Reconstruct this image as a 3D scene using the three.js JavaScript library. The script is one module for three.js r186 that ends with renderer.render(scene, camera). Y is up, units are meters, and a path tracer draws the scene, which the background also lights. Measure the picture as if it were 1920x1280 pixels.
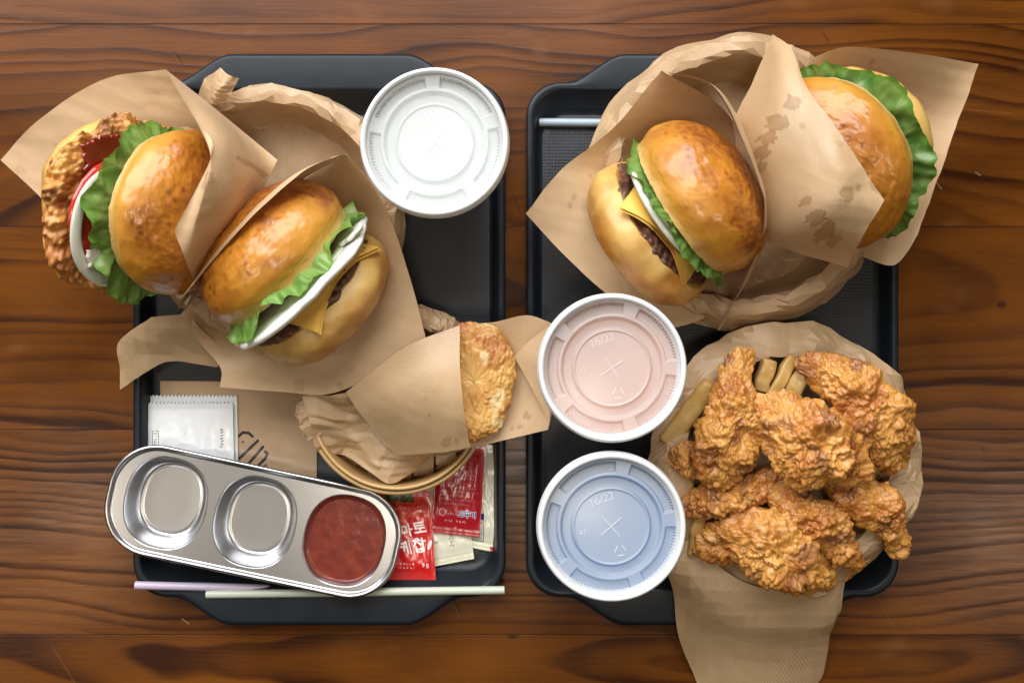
import * as THREE from 'three';
import { mergeGeometries, toCreasedNormals } from 'three/addons/utils/BufferGeometryUtils.js';
import { RoundedBoxGeometry } from 'three/addons/geometries/RoundedBoxGeometry.js';
import { TextGeometry } from 'three/addons/geometries/TextGeometry.js';
import { FontLoader } from 'three/addons/loaders/FontLoader.js';
import { RectAreaLightUniformsLib } from 'three/addons/lights/RectAreaLightUniformsLib.js';

// ---------- camera: straight down over the table ----------
const scene = new THREE.Scene();
const H = 0.78, K = 0.000414;                       // camera height; metres per photo pixel on the table top
const camera = new THREE.PerspectiveCamera(2 * Math.atan(640 * K / H) * 180 / Math.PI, 1.5, 0.02, 12);
camera.position.set(0, H, 0);
camera.up.set(0, 0, -1);
camera.lookAt(0, 0, 0);
const renderer = new THREE.WebGLRenderer({ antialias: true });
renderer.toneMapping = THREE.LinearToneMapping;
renderer.toneMappingExposure = 1.05;
renderer.shadowMap.enabled = true;
scene.background = new THREE.Color(0x000000);

// ---------- light: a tall window beyond the top edge of the picture, and three warm ceiling lamps ----------
RectAreaLightUniformsLib.init();
function thing(name, label, category, group) {
  const o = new THREE.Group(); o.name = name; o.userData = { label, category }; if (group) o.userData.group = group;
  scene.add(o); return o;
}
function put(name, geo, mat, parent) { const m = new THREE.Mesh(geo, mat); m.name = name; m.castShadow = m.receiveShadow = true; parent.add(m); return m; }
const white = new THREE.MeshStandardMaterial({ color: 0xd8d8d4, roughness: 0.6 });
function areaLamp(w, h, pos, target, color, intensity, glow, parent) {
  const l = new THREE.RectAreaLight(color, intensity, w, h);
  l.position.set(...pos); l.lookAt(...target); scene.add(l); l.name = 'area_light';
  const e = new THREE.MeshStandardMaterial({ color: 0x111111, emissive: color, emissiveIntensity: glow });
  const p = put('glowing_pane', new THREE.PlaneGeometry(w, h), e, parent);
  p.position.set(...pos); p.lookAt(...target);
  p.position.addScaledVector(new THREE.Vector3(...target).sub(p.position).normalize(), -0.01);
  return l;
}
{
  const w = thing('shop_window', 'tall shop window with white frame and bright daylight panes', 'window');
  for (const x of [-1.65, -0.75, 0.15]) areaLamp(0.84, 2.5, [x, 1.75, -1.15], [x, 1.75, 0], new THREE.Color(0.98, 0.985, 1.0), 6.0, 1.2, w);
  for (const x of [-2.1, -1.2, -0.3, 0.6]) put('frame_post', new THREE.BoxGeometry(0.06, 2.62, 0.06), white, w).position.set(x, 1.75, -1.17);
  for (const y of [0.47, 3.03]) put('frame_rail', new THREE.BoxGeometry(2.64, 0.06, 0.05), white, w).position.set(-0.75, y, -1.17);
  const spots = [[-1.15, 0.46, 'row end over the steel sauce dish side'], [0.05, 0.30, 'middle of the row'], [1.24, 0.46, 'row end over the fried chicken side']];
  for (const [x, z, where] of spots) {
    const c = thing('ceiling_lamp', 'square warm ceiling lamp with white casing, ' + where, 'lamp', 'ceiling lamps in a row');
    areaLamp(0.32, 0.26, [x, 1.75, z], [x, 0, z], new THREE.Color(1.0, 0.88, 0.72), 13, 3, c);
    put('casing', new THREE.BoxGeometry(0.36, 0.05, 0.30), white, c).position.set(x, 1.79, z);
  }
}

// ---------- helpers ----------
let seedv = 12345;
const rnd = () => { seedv = (seedv * 1664525 + 1013904223) >>> 0; return seedv / 4294967296; };
const perm = new Uint8Array(512);
{ const p = [...Array(256).keys()]; for (let i = 255; i > 0; i--) { const j = Math.floor(rnd() * (i + 1)); [p[i], p[j]] = [p[j], p[i]]; } for (let i = 0; i < 512; i++) perm[i] = p[i & 255]; }
const fade = (t) => t * t * t * (t * (t * 6 - 15) + 10);
const gr = (h, x, y, z) => { h &= 15; const u = h < 8 ? x : y, v = h < 4 ? y : (h === 12 || h === 14 ? x : z); return ((h & 1) ? -u : u) + ((h & 2) ? -v : v); };
function noise(x, y, z = 0) {
  const fx = Math.floor(x), fy = Math.floor(y), fz = Math.floor(z), X = fx & 255, Y = fy & 255, Z = fz & 255;
  x -= fx; y -= fy; z -= fz;
  const u = fade(x), v = fade(y), w = fade(z), A = perm[X] + Y, AA = perm[A] + Z, AB = perm[A + 1] + Z, B = perm[X + 1] + Y, BA = perm[B] + Z, BB = perm[B + 1] + Z;
  const L = (a, b, t) => a + (b - a) * t;
  return L(L(L(gr(perm[AA], x, y, z), gr(perm[BA], x - 1, y, z), u), L(gr(perm[AB], x, y - 1, z), gr(perm[BB], x - 1, y - 1, z), u), v),
    L(L(gr(perm[AA + 1], x, y, z - 1), gr(perm[BA + 1], x - 1, y, z - 1), u), L(gr(perm[AB + 1], x, y - 1, z - 1), gr(perm[BB + 1], x - 1, y - 1, z - 1), u), v), w);
}
const fbm = (x, y, z, o = 4) => { let s = 0, a = 1, t = 0; for (let i = 0; i < o; i++) { s += a * noise(x, y, z); t += a; a *= 0.5; x *= 2.03; y *= 2.03; z *= 2.03; } return s / t; };
function worley(x, y, z) {
  const fx = Math.floor(x), fy = Math.floor(y), fz = Math.floor(z); let d = 9;
  for (let i = -1; i < 2; i++) for (let j = -1; j < 2; j++) for (let k = -1; k < 2; k++) {
    const cx = fx + i, cy = fy + j, cz = fz + k, h = perm[(perm[(perm[cx & 255] + cy) & 255] + cz) & 255], h2 = perm[(h + 71) & 255], h3 = perm[(h + 143) & 255];
    const dx = cx + h / 255 - x, dy = cy + h2 / 255 - y, dz = cz + h3 / 255 - z, q = dx * dx + dy * dy + dz * dz;
    if (q < d) d = q;
  }
  return Math.sqrt(d);
}
const clamp = (x, a = 0, b = 1) => Math.min(b, Math.max(a, x));
const sstep = (a, b, x) => { const t = clamp((x - a) / (b - a)); return t * t * (3 - 2 * t); };
const mix = (a, b, t) => a + (b - a) * t;
const mix3 = (a, b, t) => [mix(a[0], b[0], t), mix(a[1], b[1], t), mix(a[2], b[2], t)];
// a photo pixel at a known height above the table (mm) -> metres
const P = (px, py, mm = 0) => { const s = K * (H - mm / 1000) / H; return new THREE.Vector3((px - 960) * s, mm / 1000, (py - 640) * s); };
function grid(nu, nv, f, closedU = false) {          // f(u,v) -> {p:[x,y,z], c?:[r,g,b], t?:[u,v]}
  const pos = [], col = [], uv = [], idx = [];
  for (let j = 0; j <= nv; j++) for (let i = 0; i <= nu; i++) {
    const q = f(i / nu, j / nv); pos.push(...q.p); uv.push(...(q.t ?? [i / nu, j / nv])); if (q.c) col.push(...q.c);
  }
  for (let j = 0; j < nv; j++) for (let i = 0; i < nu; i++) { const a = j * (nu + 1) + i, b = a + 1, c = a + nu + 1, d = c + 1; idx.push(a, c, b, b, c, d); }
  const g = new THREE.BufferGeometry();
  g.setAttribute('position', new THREE.Float32BufferAttribute(pos, 3));
  g.setAttribute('uv', new THREE.Float32BufferAttribute(uv, 2));
  if (col.length) g.setAttribute('color', new THREE.Float32BufferAttribute(col, 3));
  g.setIndex(idx); g.computeVertexNormals();
  if (closedU) { // average normals over the seam
    const n = g.attributes.normal;
    for (let j = 0; j <= nv; j++) { const a = j * (nu + 1), b = a + nu; const v = new THREE.Vector3(n.getX(a) + n.getX(b), n.getY(a) + n.getY(b), n.getZ(a) + n.getZ(b)).normalize(); n.setXYZ(a, v.x, v.y, v.z); n.setXYZ(b, v.x, v.y, v.z); }
  }
  return g;
}
const lathe = (pts, n = 96) => new THREE.LatheGeometry(pts.map(([r, y]) => new THREE.Vector2(r, y)), n);
function dataTex(w, h, f, srgb = true) {             // f(x,y)->[r,g,b] linear 0..1 when srgb is false, sRGB-coded otherwise
  const d = new Uint8Array(w * h * 4);
  for (let y = 0; y < h; y++) for (let x = 0; x < w; x++) { const c = f(x, y), o = (y * w + x) * 4; d[o] = clamp(c[0]) * 255; d[o + 1] = clamp(c[1]) * 255; d[o + 2] = clamp(c[2]) * 255; d[o + 3] = 255; }
  const t = new THREE.DataTexture(d, w, h); t.magFilter = THREE.LinearFilter; t.wrapS = t.wrapT = THREE.RepeatWrapping; if (srgb) t.colorSpace = THREE.SRGBColorSpace; t.needsUpdate = true; return t;
}
const enc = (c) => c.map((x) => (x <= 0.0031308 ? 12.92 * x : 1.055 * Math.pow(x, 1 / 2.4) - 0.055));

// ---------- table of wide brushed and varnished planks ----------
{
  const table = new THREE.Group(); table.name = 'table'; table.userData = { kind: 'structure', label: 'varnished brown wooden table of wide planks with raised grain', category: 'table' }; scene.add(table);
  const edges = [-640 - 720, -335 - 380, -335, 45, 425, 805, 1190, 1570, 1950].map((y) => (y - 640) * K);
  // per plank: heart line (share of the width), where the grain closes into eyes, slope, ring spacing
  const kinds = [[0.4, -0.1, 0.10, 0.010], [0.6, 0.2, 0.10, 0.010], [0.3, -0.3, 0.085, 0.0085], [0.95, 0.10, 0.11, 0.0072], [0.28, -0.40, 0.085, 0.0092], [-0.25, 0.25, 0.05, 0.0062], [0.10, 0.28, 0.085, 0.0085], [0.5, 0.1, 0.1, 0.01]];
  for (let k = 0; k < 8; k++) {
    const z0 = edges[k], z1 = edges[k + 1], w = z1 - z0, [hv, x0, sl, sp] = kinds[k];
    const seen = k >= 2 && k <= 6;
    const TW = seen ? 2048 : 512, LEN = 1.2, TH = Math.round(TW * w / LEN);
    const hgt = new Float32Array(TW * TH), rgh = new Float32Array(TW * TH);
    const nicks = []; for (let i = 0; i < 12; i++) nicks.push([rnd() * LEN - LEN / 2, rnd() * w, 0.002 + rnd() * 0.006, 0.5 + rnd() * 0.9, rnd() < 0.5]);
    const scr = []; for (let i = 0; i < 3; i++) scr.push([rnd() * LEN - LEN / 2, rnd() * w, 0.02 + rnd() * 0.05, rnd() * 3.1]);
    const col = dataTex(TW, TH, (ix, iy) => {
      const x = (ix / TW - 0.5) * LEN, v = iy / TH * w, y = z0 + v;
      const wx = 0.020 * noise(x * 4.5, v * 10, k * 7.3) + 0.0035 * noise(x * 16, v * 40, k * 3.1 + 9);
      const d = Math.hypot((v - hv * w) + wx, sl * (x - x0) + 0.020 * noise(x * 4.1, k * 5.7, 2.2) + 0.002 * noise(x * 20, v * 30, 5));
      const rq = d / (sp * 1.35), ring = rq + 1.1 * noise(rq * 0.45, k * 3.3, 7.7) + 0.35 * noise(x * 4, v * 20, 31 + k);
      const n = Math.floor(ring), g = ring - n, strong = 0.12 + 0.88 * (perm[(n + 40 * k) & 255] / 255) ** 1.4;
      const late = strong * (sstep(0.2, 0.86, g) * (1 - sstep(0.84, 1.0, g)));
      const fib = noise(x * 22, v * 620, k) * 0.75 + noise(x * 70, v * 1300, k + 4) * 0.6;
      const blot = fbm(x * 7, y * 16, 3 + k, 3), tone = 0.07 * ((perm[k * 13] / 255) - 0.5);
      let c = mix3([0.158, 0.049, 0.0058], [0.030, 0.0070, 0.0012], clamp(late * 0.85 + 0.20 * fib - 0.70 * blot + tone + 0.26));
      const wear = sstep(0.25, 0.6, fbm(x * 22, y * 40, 17 + k, 3) + 0.12 * fib); c = mix3(c, [0.24, 0.105, 0.035], wear * 0.25);
      let hh = 0.55 * late + 0.16 * fib + 0.1 * noise(x * 90, v * 260, 8);
      const o = iy * TW + ix;
      for (const [nx, nv, l, a, lt] of nicks) { const dx = x - nx, dv = v - nv; if (Math.abs(dx) < 0.008 && Math.abs(dv) < 0.008) { const s = dx * Math.cos(a) + dv * Math.sin(a), q = -dx * Math.sin(a) + dv * Math.cos(a); if (Math.abs(s) < l && Math.abs(q) < 0.0006) { hh -= 0.7; c = mix3(c, lt ? [0.30, 0.2, 0.12] : [0.03, 0.012, 0.006], 0.55); } } }
      for (const [nx, nv, l, a] of scr) { const dx = x - nx, dv = v - nv, s = dx * Math.cos(a) + dv * Math.sin(a), q = -dx * Math.sin(a) + dv * Math.cos(a) + 0.002 * noise(s * 30, a); if (Math.abs(s) < l && Math.abs(q) < 0.0004) c = mix3(c, [0.24, 0.11, 0.045], 0.3); }
      // knot
      const kx = x - [0, 0, -0.2, -0.345, 0.38, 0.28, 0, 0][k], kv = v - [0, 0, 0.09, 0.10, 0.06, 0.006, 0, 0][k], kd = Math.hypot(kx, kv * 1.6) + 0.0012 * noise(x * 400, v * 400);
      if (seen && kd < 0.006) c = mix3(c, [0.02, 0.008, 0.004], 0.8 * (1 - sstep(0.002, 0.006, kd)));
      const e = Math.min(v, w - v); if (e < 0.0012 + 0.0006 * noise(x * 50, k)) { c = mix3(c, [0.05, 0.016, 0.006], 0.25); }
      hgt[o] = hh; rgh[o] = clamp(0.27 + 0.12 * fbm(x * 14, y * 14, 4, 3) + 0.06 * fib + 0.06 * late, 0.1, 0.8);
      return enc(c);
    });
    const bump = dataTex(TW, TH, (x, y) => { const q = 0.35 + 0.45 * hgt[y * TW + x]; return [q, q, q]; }, false);
    const rough = dataTex(TW, TH, (x, y) => { const q = rgh[y * TW + x]; return [q, q, q]; }, false);
    for (const t of [col, bump, rough]) t.wrapS = THREE.MirroredRepeatWrapping;
    const g = new RoundedBoxGeometry(2.1, 0.03, w - 0.0002, 2, 0.0004), p = g.attributes.position, uv = g.attributes.uv;
    for (let i = 0; i < p.count; i++) uv.setXY(i, p.getX(i) / LEN + 0.5, clamp((p.getZ(i) + w / 2) / w, 0.002, 0.998));
    put('plank', g, new THREE.MeshPhysicalMaterial({ map: col, bumpMap: bump, bumpScale: 0.00020, roughnessMap: rough, roughness: 1, specularIntensity: 0.38 }), table).position.set(0, -0.015, (z0 + z1) / 2);
  }
}

// ---------- serving trays ----------
const trayBump = dataTex(128, 128, (x, y) => { const q = (x % 16 < 9 ? 0.5 : 0.2) + (y % 16 < 9 ? 0.4 : 0.1); return [q, q, q]; }, false);
const scuff = dataTex(512, 512, (x, y) => { const q = 0.40 + 0.14 * fbm(x / 60, y / 60, 3, 4) + (Math.abs(noise(x * 0.9, y * 0.03, 7)) > 0.62 ? 0.12 : 0) + (Math.abs(noise(x * 0.02, y * 0.8, 11)) > 0.6 ? 0.1 : 0); return [q, q, q]; }, false); scuff.repeat.set(0.12, 0.12);
const trayMat = new THREE.MeshPhysicalMaterial({ color: new THREE.Color(0.010, 0.013, 0.017), roughness: 1, roughnessMap: scuff, bumpMap: trayBump, bumpScale: 0.00012, specularIntensity: 1 });
const trayRimMat = new THREE.MeshPhysicalMaterial({ color: new THREE.Color(0.010, 0.014, 0.019), roughness: 0.9, specularIntensity: 0.55, roughnessMap: scuff });
function tray(cx, label) {
  const hw = 0.1415, hh = 0.1955, rc = 0.026, N = 480;
  const rr = (ix, iz, t) => {                         // rounded rectangle inset by ix, iz; t in 0..1, matched points
    const a = hw - ix, b = hh - iz, r = Math.max(0.004, rc - Math.min(ix, iz) * 0.6), sides = [[a, b - r, 0], [a - r, b, 1], [-a, b - r, 2], [-a + r, -b, 3]];
    const A = 2 * (hh - rc), B = 2 * (hw - rc), C = Math.PI / 2 * rc, per = 2 * (A + B) + 4 * C; let s = t * per;
    const seg = [[A, 0], [C, 1], [B, 2], [C, 3], [A, 4], [C, 5], [B, 6], [C, 7]]; let i = 0; while (i < 7 && s > seg[i][0]) { s -= seg[i][0]; i++; }
    const q = s / seg[i][0], ang = q * Math.PI / 2, c = Math.cos(ang), d = Math.sin(ang);
    switch (i) {
      case 0: return [a, mix(-b + r, b - r, q)]; case 1: return [a - r + r * c, b - r + r * d]; case 2: return [mix(a - r, -a + r, q), b]; case 3: return [-a + r - r * d, b - r + r * c];
      case 4: return [-a, mix(b - r, -b + r, q)]; case 5: return [-a + r - r * c, -b + r - r * d]; case 6: return [mix(-a + r, a - r, q), -b]; default: return [a - r + r * d, -b + r - r * c];
    }
  };
  const ext = (x) => 0.0215 * (1 - sstep(0.066, 0.112, Math.abs(x)));
  const ring = (ix, iz, y, handle, shrink = 0) => (t) => { const [x, z] = rr(ix, iz, t); const onEnd = Math.abs(z) > hh - iz - 0.012; const e = handle && onEnd ? Math.sign(z) * Math.max(0, ext(x) - shrink) : 0; return [x, y, z + e]; };
  const build = (rings) => grid(N, rings.length - 1, (u, v) => { const q = rings[Math.round(v * (rings.length - 1))](u); return { p: q, t: [q[0] / 0.02, q[2] / 0.02] }; }, true);
  const t = thing('serving_tray', label, 'tray', 'black serving trays');
  t.position.copy(P(cx, 636.5, 20)).setY(0);
  put('rim', build([ring(0.012, 0.024, 0.0008), ring(0.004, 0.006, 0.012), ring(0.001, 0.001, 0.0150, true, 0.001), ring(0, 0, 0.0165, true), ring(0.0006, 0.0006, 0.0182, true, 0.0006), ring(0.002, 0.002, 0.0192, true, 0.002), ring(0.0045, 0.0045, 0.0192), ring(0.0062, 0.0065, 0.0182), ring(0.0075, 0.010, 0.014), ring(0.0092, 0.0165, 0.0065), ring(0.0105, 0.0195, 0.0042), ring(0.0125, 0.022, 0.0034)]), trayRimMat, t);
  const flat = (i) => ring(i, i + 0.0095, 0.0034);
  put('floor_panel', build([ring(0.0125, 0.022, 0.0034), flat(0.0155), ring(0.0162, 0.0257, 0.0038), ring(0.0170, 0.0265, 0.0034), flat(0.03), flat(0.07), ring(0.12, 0.15, 0.0034), (u) => [0, 0.0034, 0], ]), trayMat, t);
  put('underside', build([ring(0.012, 0.024, 0.0008), ring(0.05, 0.06, 0.0008), () => [0, 0.0008, 0]]), trayRimMat, t);
  return t;
}
tray(597, 'black plastic tray holding the steel sauce dish and red sachets');
tray(1337.5, 'black plastic tray holding the fried chicken basket and two drinks');

// ---------- kraft paper ----------
const kraftBase = [0.63, 0.425, 0.235];
function kraftTexture(str) {
  const W = 1024;
  return dataTex(W, W, (x, y) => {
    const s = Math.sin(x / W * Math.PI * 2 * 96) * 0.5 + 0.5, f = noise(x * 0.22, y * 0.035, 1) * 0.6 + noise(x * 0.5, y * 0.4, 5) * 0.6, b = fbm(x / 180, y / 180, 3, 3);
    return enc(kraftBase.map((c, i) => c * (1 - str * (1 - s) + 0.10 * f + 0.12 * b * (i === 2 ? 1.3 : 1))));
  });
}
const kraftTex = kraftTexture(0.24), kraftTexPlain = kraftTexture(0.05);
const kraftBump = dataTex(512, 512, (x, y) => { const q = 0.5 + 0.25 * Math.sin(x / 512 * Math.PI * 2 * 96) + 0.2 * noise(x * 0.3, y * 0.3, 2); return [q, q, q]; }, false);
const kraft = new THREE.MeshPhysicalMaterial({ map: kraftTex, bumpMap: kraftBump, bumpScale: 0.00010, roughness: 0.42, vertexColors: true, side: THREE.DoubleSide, transmission: 0.12, thickness: 0 });
const kraftPlain = new THREE.MeshPhysicalMaterial({ map: kraftTexPlain, bumpMap: kraftBump, bumpScale: 0.00004, roughness: 0.5, vertexColors: true, side: THREE.DoubleSide, transmission: 0.12, thickness: 0 });
const TILE = 0.15;
const cr = (a, b, c, d, t) => 0.5 * (2 * b + (c - a) * t + (2 * a - 5 * b + 4 * c - d) * t * t + (3 * b - a - 3 * c + d) * t * t * t);
const tri = (x) => Math.abs(x - Math.floor(x) - 0.5) * 2;
function crease(x, y, z, s) { // folded-paper relief: flat facets that meet in straight sharp lines
  const w = 0.55 * noise(x * s * 0.35, y * s * 0.35, z * s * 0.35), w2 = 0.7 * noise(x * s * 0.3 + 9, y * s * 0.3, z * s * 0.3 + 4);
  return tri((x * 0.8 + z * 0.6 + y * 0.3) * s * 0.42 + w) + 0.7 * tri((x * 0.5 - z * 0.86 + y * 0.5) * s * 0.55 + w2) + 0.45 * tri((x * -0.2 + z * 0.98 - y * 0.6) * s * 1.1 + w * 1.7) - 1.07;
}
function stainTint(p, stains, seed) {
  let k = 0;
  for (const [q, r, str] of stains) { const d = Math.hypot(p.x - q.x, p.z - q.z), rr = r * (1 + 0.55 * noise(p.x * 230 + seed, p.z * 230, 4) + 0.4 * noise(p.x * 600, p.z * 600, seed)); if (d < rr) k = Math.max(k, str * (0.75 + 0.25 * sstep(rr * 0.5, rr, d))); }
  return [1 - 0.45 * k, 1 - 0.58 * k, 1 - 0.72 * k];
}
// rows of [px, py, mm]; a smooth sheet through them
function sheet(rows, { nu = 70, nv = 70, amp = 0.0006, freq = 45, seed = 0, stains = [], turn = 0 } = {}) {
  const R = rows.length, C = rows[0].length, pts = rows.map((r) => r.map(([x, y, m]) => P(x, y, m)));
  const ext = (f, i, n) => (i < 0 ? f(0).clone().multiplyScalar(2).sub(f(1)) : i >= n ? f(n - 1).clone().multiplyScalar(2).sub(f(n - 2)) : f(i));
  const rowAt = (i, b) => { const j = Math.min(C - 2, Math.floor(b)), t = b - j, g = (q) => ext((c) => pts[i][c], q, C), A = g(j - 1), B = g(j), D = g(j + 1), E = g(j + 2); return new THREE.Vector3(cr(A.x, B.x, D.x, E.x, t), cr(A.y, B.y, D.y, E.y, t), cr(A.z, B.z, D.z, E.z, t)); };
  const at = (a, b) => { const i = Math.min(R - 2, Math.floor(a)), t = a - i, g = (q) => ext((r) => rowAt(r, b), q, R), A = g(i - 1), B = g(i), D = g(i + 1), E = g(i + 2); return new THREE.Vector3(cr(A.x, B.x, D.x, E.x, t), cr(A.y, B.y, D.y, E.y, t), cr(A.z, B.z, D.z, E.z, t)); };
  let Lu = 0, Lv = 0, prev = null; for (let i = 0; i <= 20; i++) { const q = at((R - 1) / 2, (C - 1) * i / 20); if (prev) Lu += q.distanceTo(prev); prev = q; } prev = null; for (let i = 0; i <= 20; i++) { const q = at((R - 1) * i / 20, (C - 1) / 2); if (prev) Lv += q.distanceTo(prev); prev = q; }
  const ct = Math.cos(turn), st = Math.sin(turn);
  return grid(nu, nv, (u, v) => {
    const p = at(v * (R - 1), u * (C - 1)), d = amp * 1.2 * crease(p.x + seed, p.y, p.z, freq) + amp * 0.4 * crease(p.x, p.y, p.z + seed, freq * 2.7) + amp * 0.8 * noise(p.x * 14 + seed, p.y * 14, p.z * 14);
    const tint = stains.length ? stainTint(p, stains, seed) : [1, 1, 1], q = 1 + 0.06 * noise(p.x * 25 + seed, p.z * 25, seed);
    const U = u * Lu / TILE, V = v * Lv / TILE;
    p.y += d; p.x += d * 0.5; p.z += d * 0.4;
    return { p: p.toArray(), t: [U * ct - V * st, U * st + V * ct], c: tint.map((x) => x * q) };
  });
}
const st = (list) => list.map(([x, y, m, r, s = 0.7]) => [P(x, y, m), r * K, s]);

// ---------- baskets with paper liners ----------
const bambooTex = dataTex(512, 512, (x, y) => { const f = noise(x * 0.012, y * 0.35, 1) * 0.5 + noise(x * 0.05, y * 0.9, 3) * 0.3 + 0.4 * fbm(x / 90, y / 40, 6, 3); return enc([0.60, 0.38, 0.15].map((c) => c * (1 + 0.38 * f))); });
const bamboo = new THREE.MeshPhysicalMaterial({ map: bambooTex, roughness: 0.42, clearcoat: 0.25, clearcoatRoughness: 0.35 });
function basket(center, r, h, label, slats) {
  const g = thing('bamboo_basket', label, 'basket', 'round bamboo baskets on the trays'); g.position.copy(center).setY(0.0036);
  const hoop = (name, r0, r1, y0, y1, b) => put(name, lathe([[r0, y0], [r1 - b, y0], [r1, y0 + b], [r1, y1 - b], [r1 - b, y1], [r0 + b, y1], [r0, y1 - b], [r0, y0]], 128), bamboo, g);
  hoop('inner_hoop', r - 0.0066, r - 0.0034, 0.001, h, 0.0010);
  hoop('outer_hoop', r - 0.0032, r + 0.0004, 0, h - 0.0030, 0.0011);
  hoop('base_hoop', r - 0.0098, r - 0.0068, 0.002, 0.010, 0.0006);
  if (slats) for (let i = -3; i <= 3; i++) { const x = i * 0.0172, L = 2 * Math.sqrt((r - 0.006) ** 2 - x * x) - 0.002; const s = put('slat', new RoundedBoxGeometry(0.0160, 0.003, L, 2, 0.0008), bamboo, g); s.position.set(x, 0.0118, 0); }
  else put('base_disc', lathe([[0, 0.010], [r - 0.006, 0.010], [r - 0.006, 0.0125], [0, 0.0125]], 96), bamboo, g);
  return g;
}
// a sheet pressed into a basket: floor, wall, over the rim and down outside, with an uneven edge
function liner(center, r, h, { a0 = 0, a1 = Math.PI * 2, over = () => 0.012, flare = () => 0.004, amp = 0.0022, seed = 0, floor = 0.017, rise = 0.004, extra = [] }) {
  const nu = 76, nv = 30, full = a1 - a0 > 6.2, jit = (i, j, k) => perm[(perm[(perm[i & 255] + j) & 255] + k + Math.floor(seed * 10)) & 255] / 255 - 0.5;
  const g = grid(nu, nv, (u0, v0) => {
    const I = full ? Math.round(u0 * nu) % nu : Math.round(u0 * nu), J = Math.round(v0 * nv), u = u0 + (u0 > 0 && u0 < 1 ? jit(I, J, 1) * 0.8 / nu : 0), v = clamp(v0 + (v0 > 0 && v0 < 1 ? jit(I, J, 2) * 0.7 / nv : 0));
    const a = mix(a0, a1, u), ca = Math.cos(a), sa = Math.sin(a), ov = over(a) + 0.005 * jit(I >> 1, 3, 5), fl = flare(a), Lf = r * 0.80, Lw = h - floor + 0.008, Lo = ov, tot = Lf + Lw + 0.013 + Lo, s = v * tot; let rr, y;
    const top = h + rise * (0.6 + noise(ca * 3 + seed, sa * 3, 1)) + 0.0008 * jit(I, 7, 3);
    if (s < Lf) { rr = s; y = floor + 0.004 * (s / Lf) ** 4; } else if (s < Lf + Lw) { const q = (s - Lf) / Lw; rr = Lf + (r - 0.0088 - Lf) * (1 - (1 - q) ** 2); y = mix(floor + 0.004, top, q ** 1.25); } else if (s < Lf + Lw + 0.013) { const q = (s - Lf - Lw) / 0.013; rr = r - 0.0088 + 0.0125 * q; y = top + 0.0012 * Math.sin(q * Math.PI); } else { const q = (s - Lf - Lw - 0.013) / Lo; rr = r + 0.0037 + fl * q; y = top - Math.sqrt(Math.max(0, Lo * Lo - fl * fl)) * 0.85 * q; }
    const k = sstep(0.1, 0.45, v), x = center.x + ca * rr, z = center.z + sa * rr;
    const d = amp * (k * 1.1 * crease(ca * 1.9 + seed, y * 14, sa * 1.9, 3.4) + 0.7 * crease(x + seed, y, z, 60) + 0.75 * k * jit(I, J, 4));
    const q = 1 + 0.07 * noise(x * 22 + seed, z * 22, seed);
    return { p: [x + ca * d, Math.max(0.0145, y + 0.8 * d), z + sa * d], t: [x / TILE + y * 2 * ca / TILE, z / TILE + y * 2 * sa / TILE], c: [q, q, q] };
  });
  return toCreasedNormals(extra.length ? mergeGeometries([g, ...extra]) : g, 0.30);
}
const cA = P(505, 398, 58), cB = P(742, 757, 50), cC = P(1392, 332, 58), cD = P(1478, 862, 56);
basket(cA, 0.088, 0.052, 'bamboo basket holding the egg burger and the saucy chicken burger');
basket(cB, 0.0665, 0.047, 'small bamboo basket with bare slats under the hash brown', true);
basket(cC, 0.096, 0.052, 'bamboo basket holding the cheeseburger and the half covered lettuce burger');
basket(cD, 0.083, 0.050, 'bamboo basket heaped with fried chicken and fries');
function linerThing(geo, label) { const m = new THREE.Mesh(geo, kraft); m.name = 'paper_liner'; m.castShadow = m.receiveShadow = true; m.userData = { label, category: 'paper liner', group: 'kraft paper basket liners' }; scene.add(m); return m; }
const wob = (s, f = 2) => (a) => noise(Math.cos(a) * f + s, Math.sin(a) * f, s);
linerThing(liner(cA, 0.088, 0.055, { seed: 1.3, amp: 0.0012, over: (a) => 0.020 + 0.012 * wob(3)(a), flare: (a) => 0.004 + 0.003 * wob(8)(a), extra: [
  sheet([[[350, 585, 55], [330, 590, 52], [283, 594, 44]], [[380, 620, 52], [320, 625, 48], [222, 641, 36]], [[410, 650, 46], [330, 650, 40], [224, 690, 30]], [[408, 688, 38], [310, 680, 34], [224, 730, 27]]], { nu: 50, nv: 50, amp: 0.0012, freq: 40, seed: 4 }),
  sheet([[[372, 178, 52], [384, 150, 64], [412, 126, 70]], [[392, 196, 62], [410, 168, 76], [428, 140, 74]], [[412, 205, 60], [432, 178, 72], [450, 148, 68]]], { nu: 40, nv: 40, amp: 0.0035, freq: 70, seed: 9 })] }), 'brown kraft liner crimped over the basket rim beside the white lidded cup');
linerThing(liner(cB, 0.0665, 0.048, { seed: 5.1, a0: 2.75, a1: 5.6, over: (a) => 0.010 + 0.006 * wob(2)(a), amp: 0.002, floor: 0.018, extra: [
  sheet([[[566, 742, 58], [640, 735, 58], [760, 740, 52], [880, 760, 46]], [[580, 790, 55], [650, 800, 48], [740, 815, 44], [890, 810, 42]], [[598, 850, 50], [660, 845, 40], [720, 860, 46], [870, 838, 40]], [[655, 860, 38], [690, 880, 42], [735, 900, 40], [810, 862, 30]]], { nu: 70, nv: 60, amp: 0.0042, freq: 42, seed: 12 })] }), 'crumpled kraft liner bunched under the hash brown sleeve');
linerThing(liner(cC, 0.096, 0.056, { seed: 2.7, over: (a) => 0.030 + 0.016 * wob(5)(a), flare: (a) => 0.010 + 0.006 * wob(6)(a), amp: 0.0015, rise: 0.008 }), 'shiny creased kraft liner folded over the rim around the cheeseburger');
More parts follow.
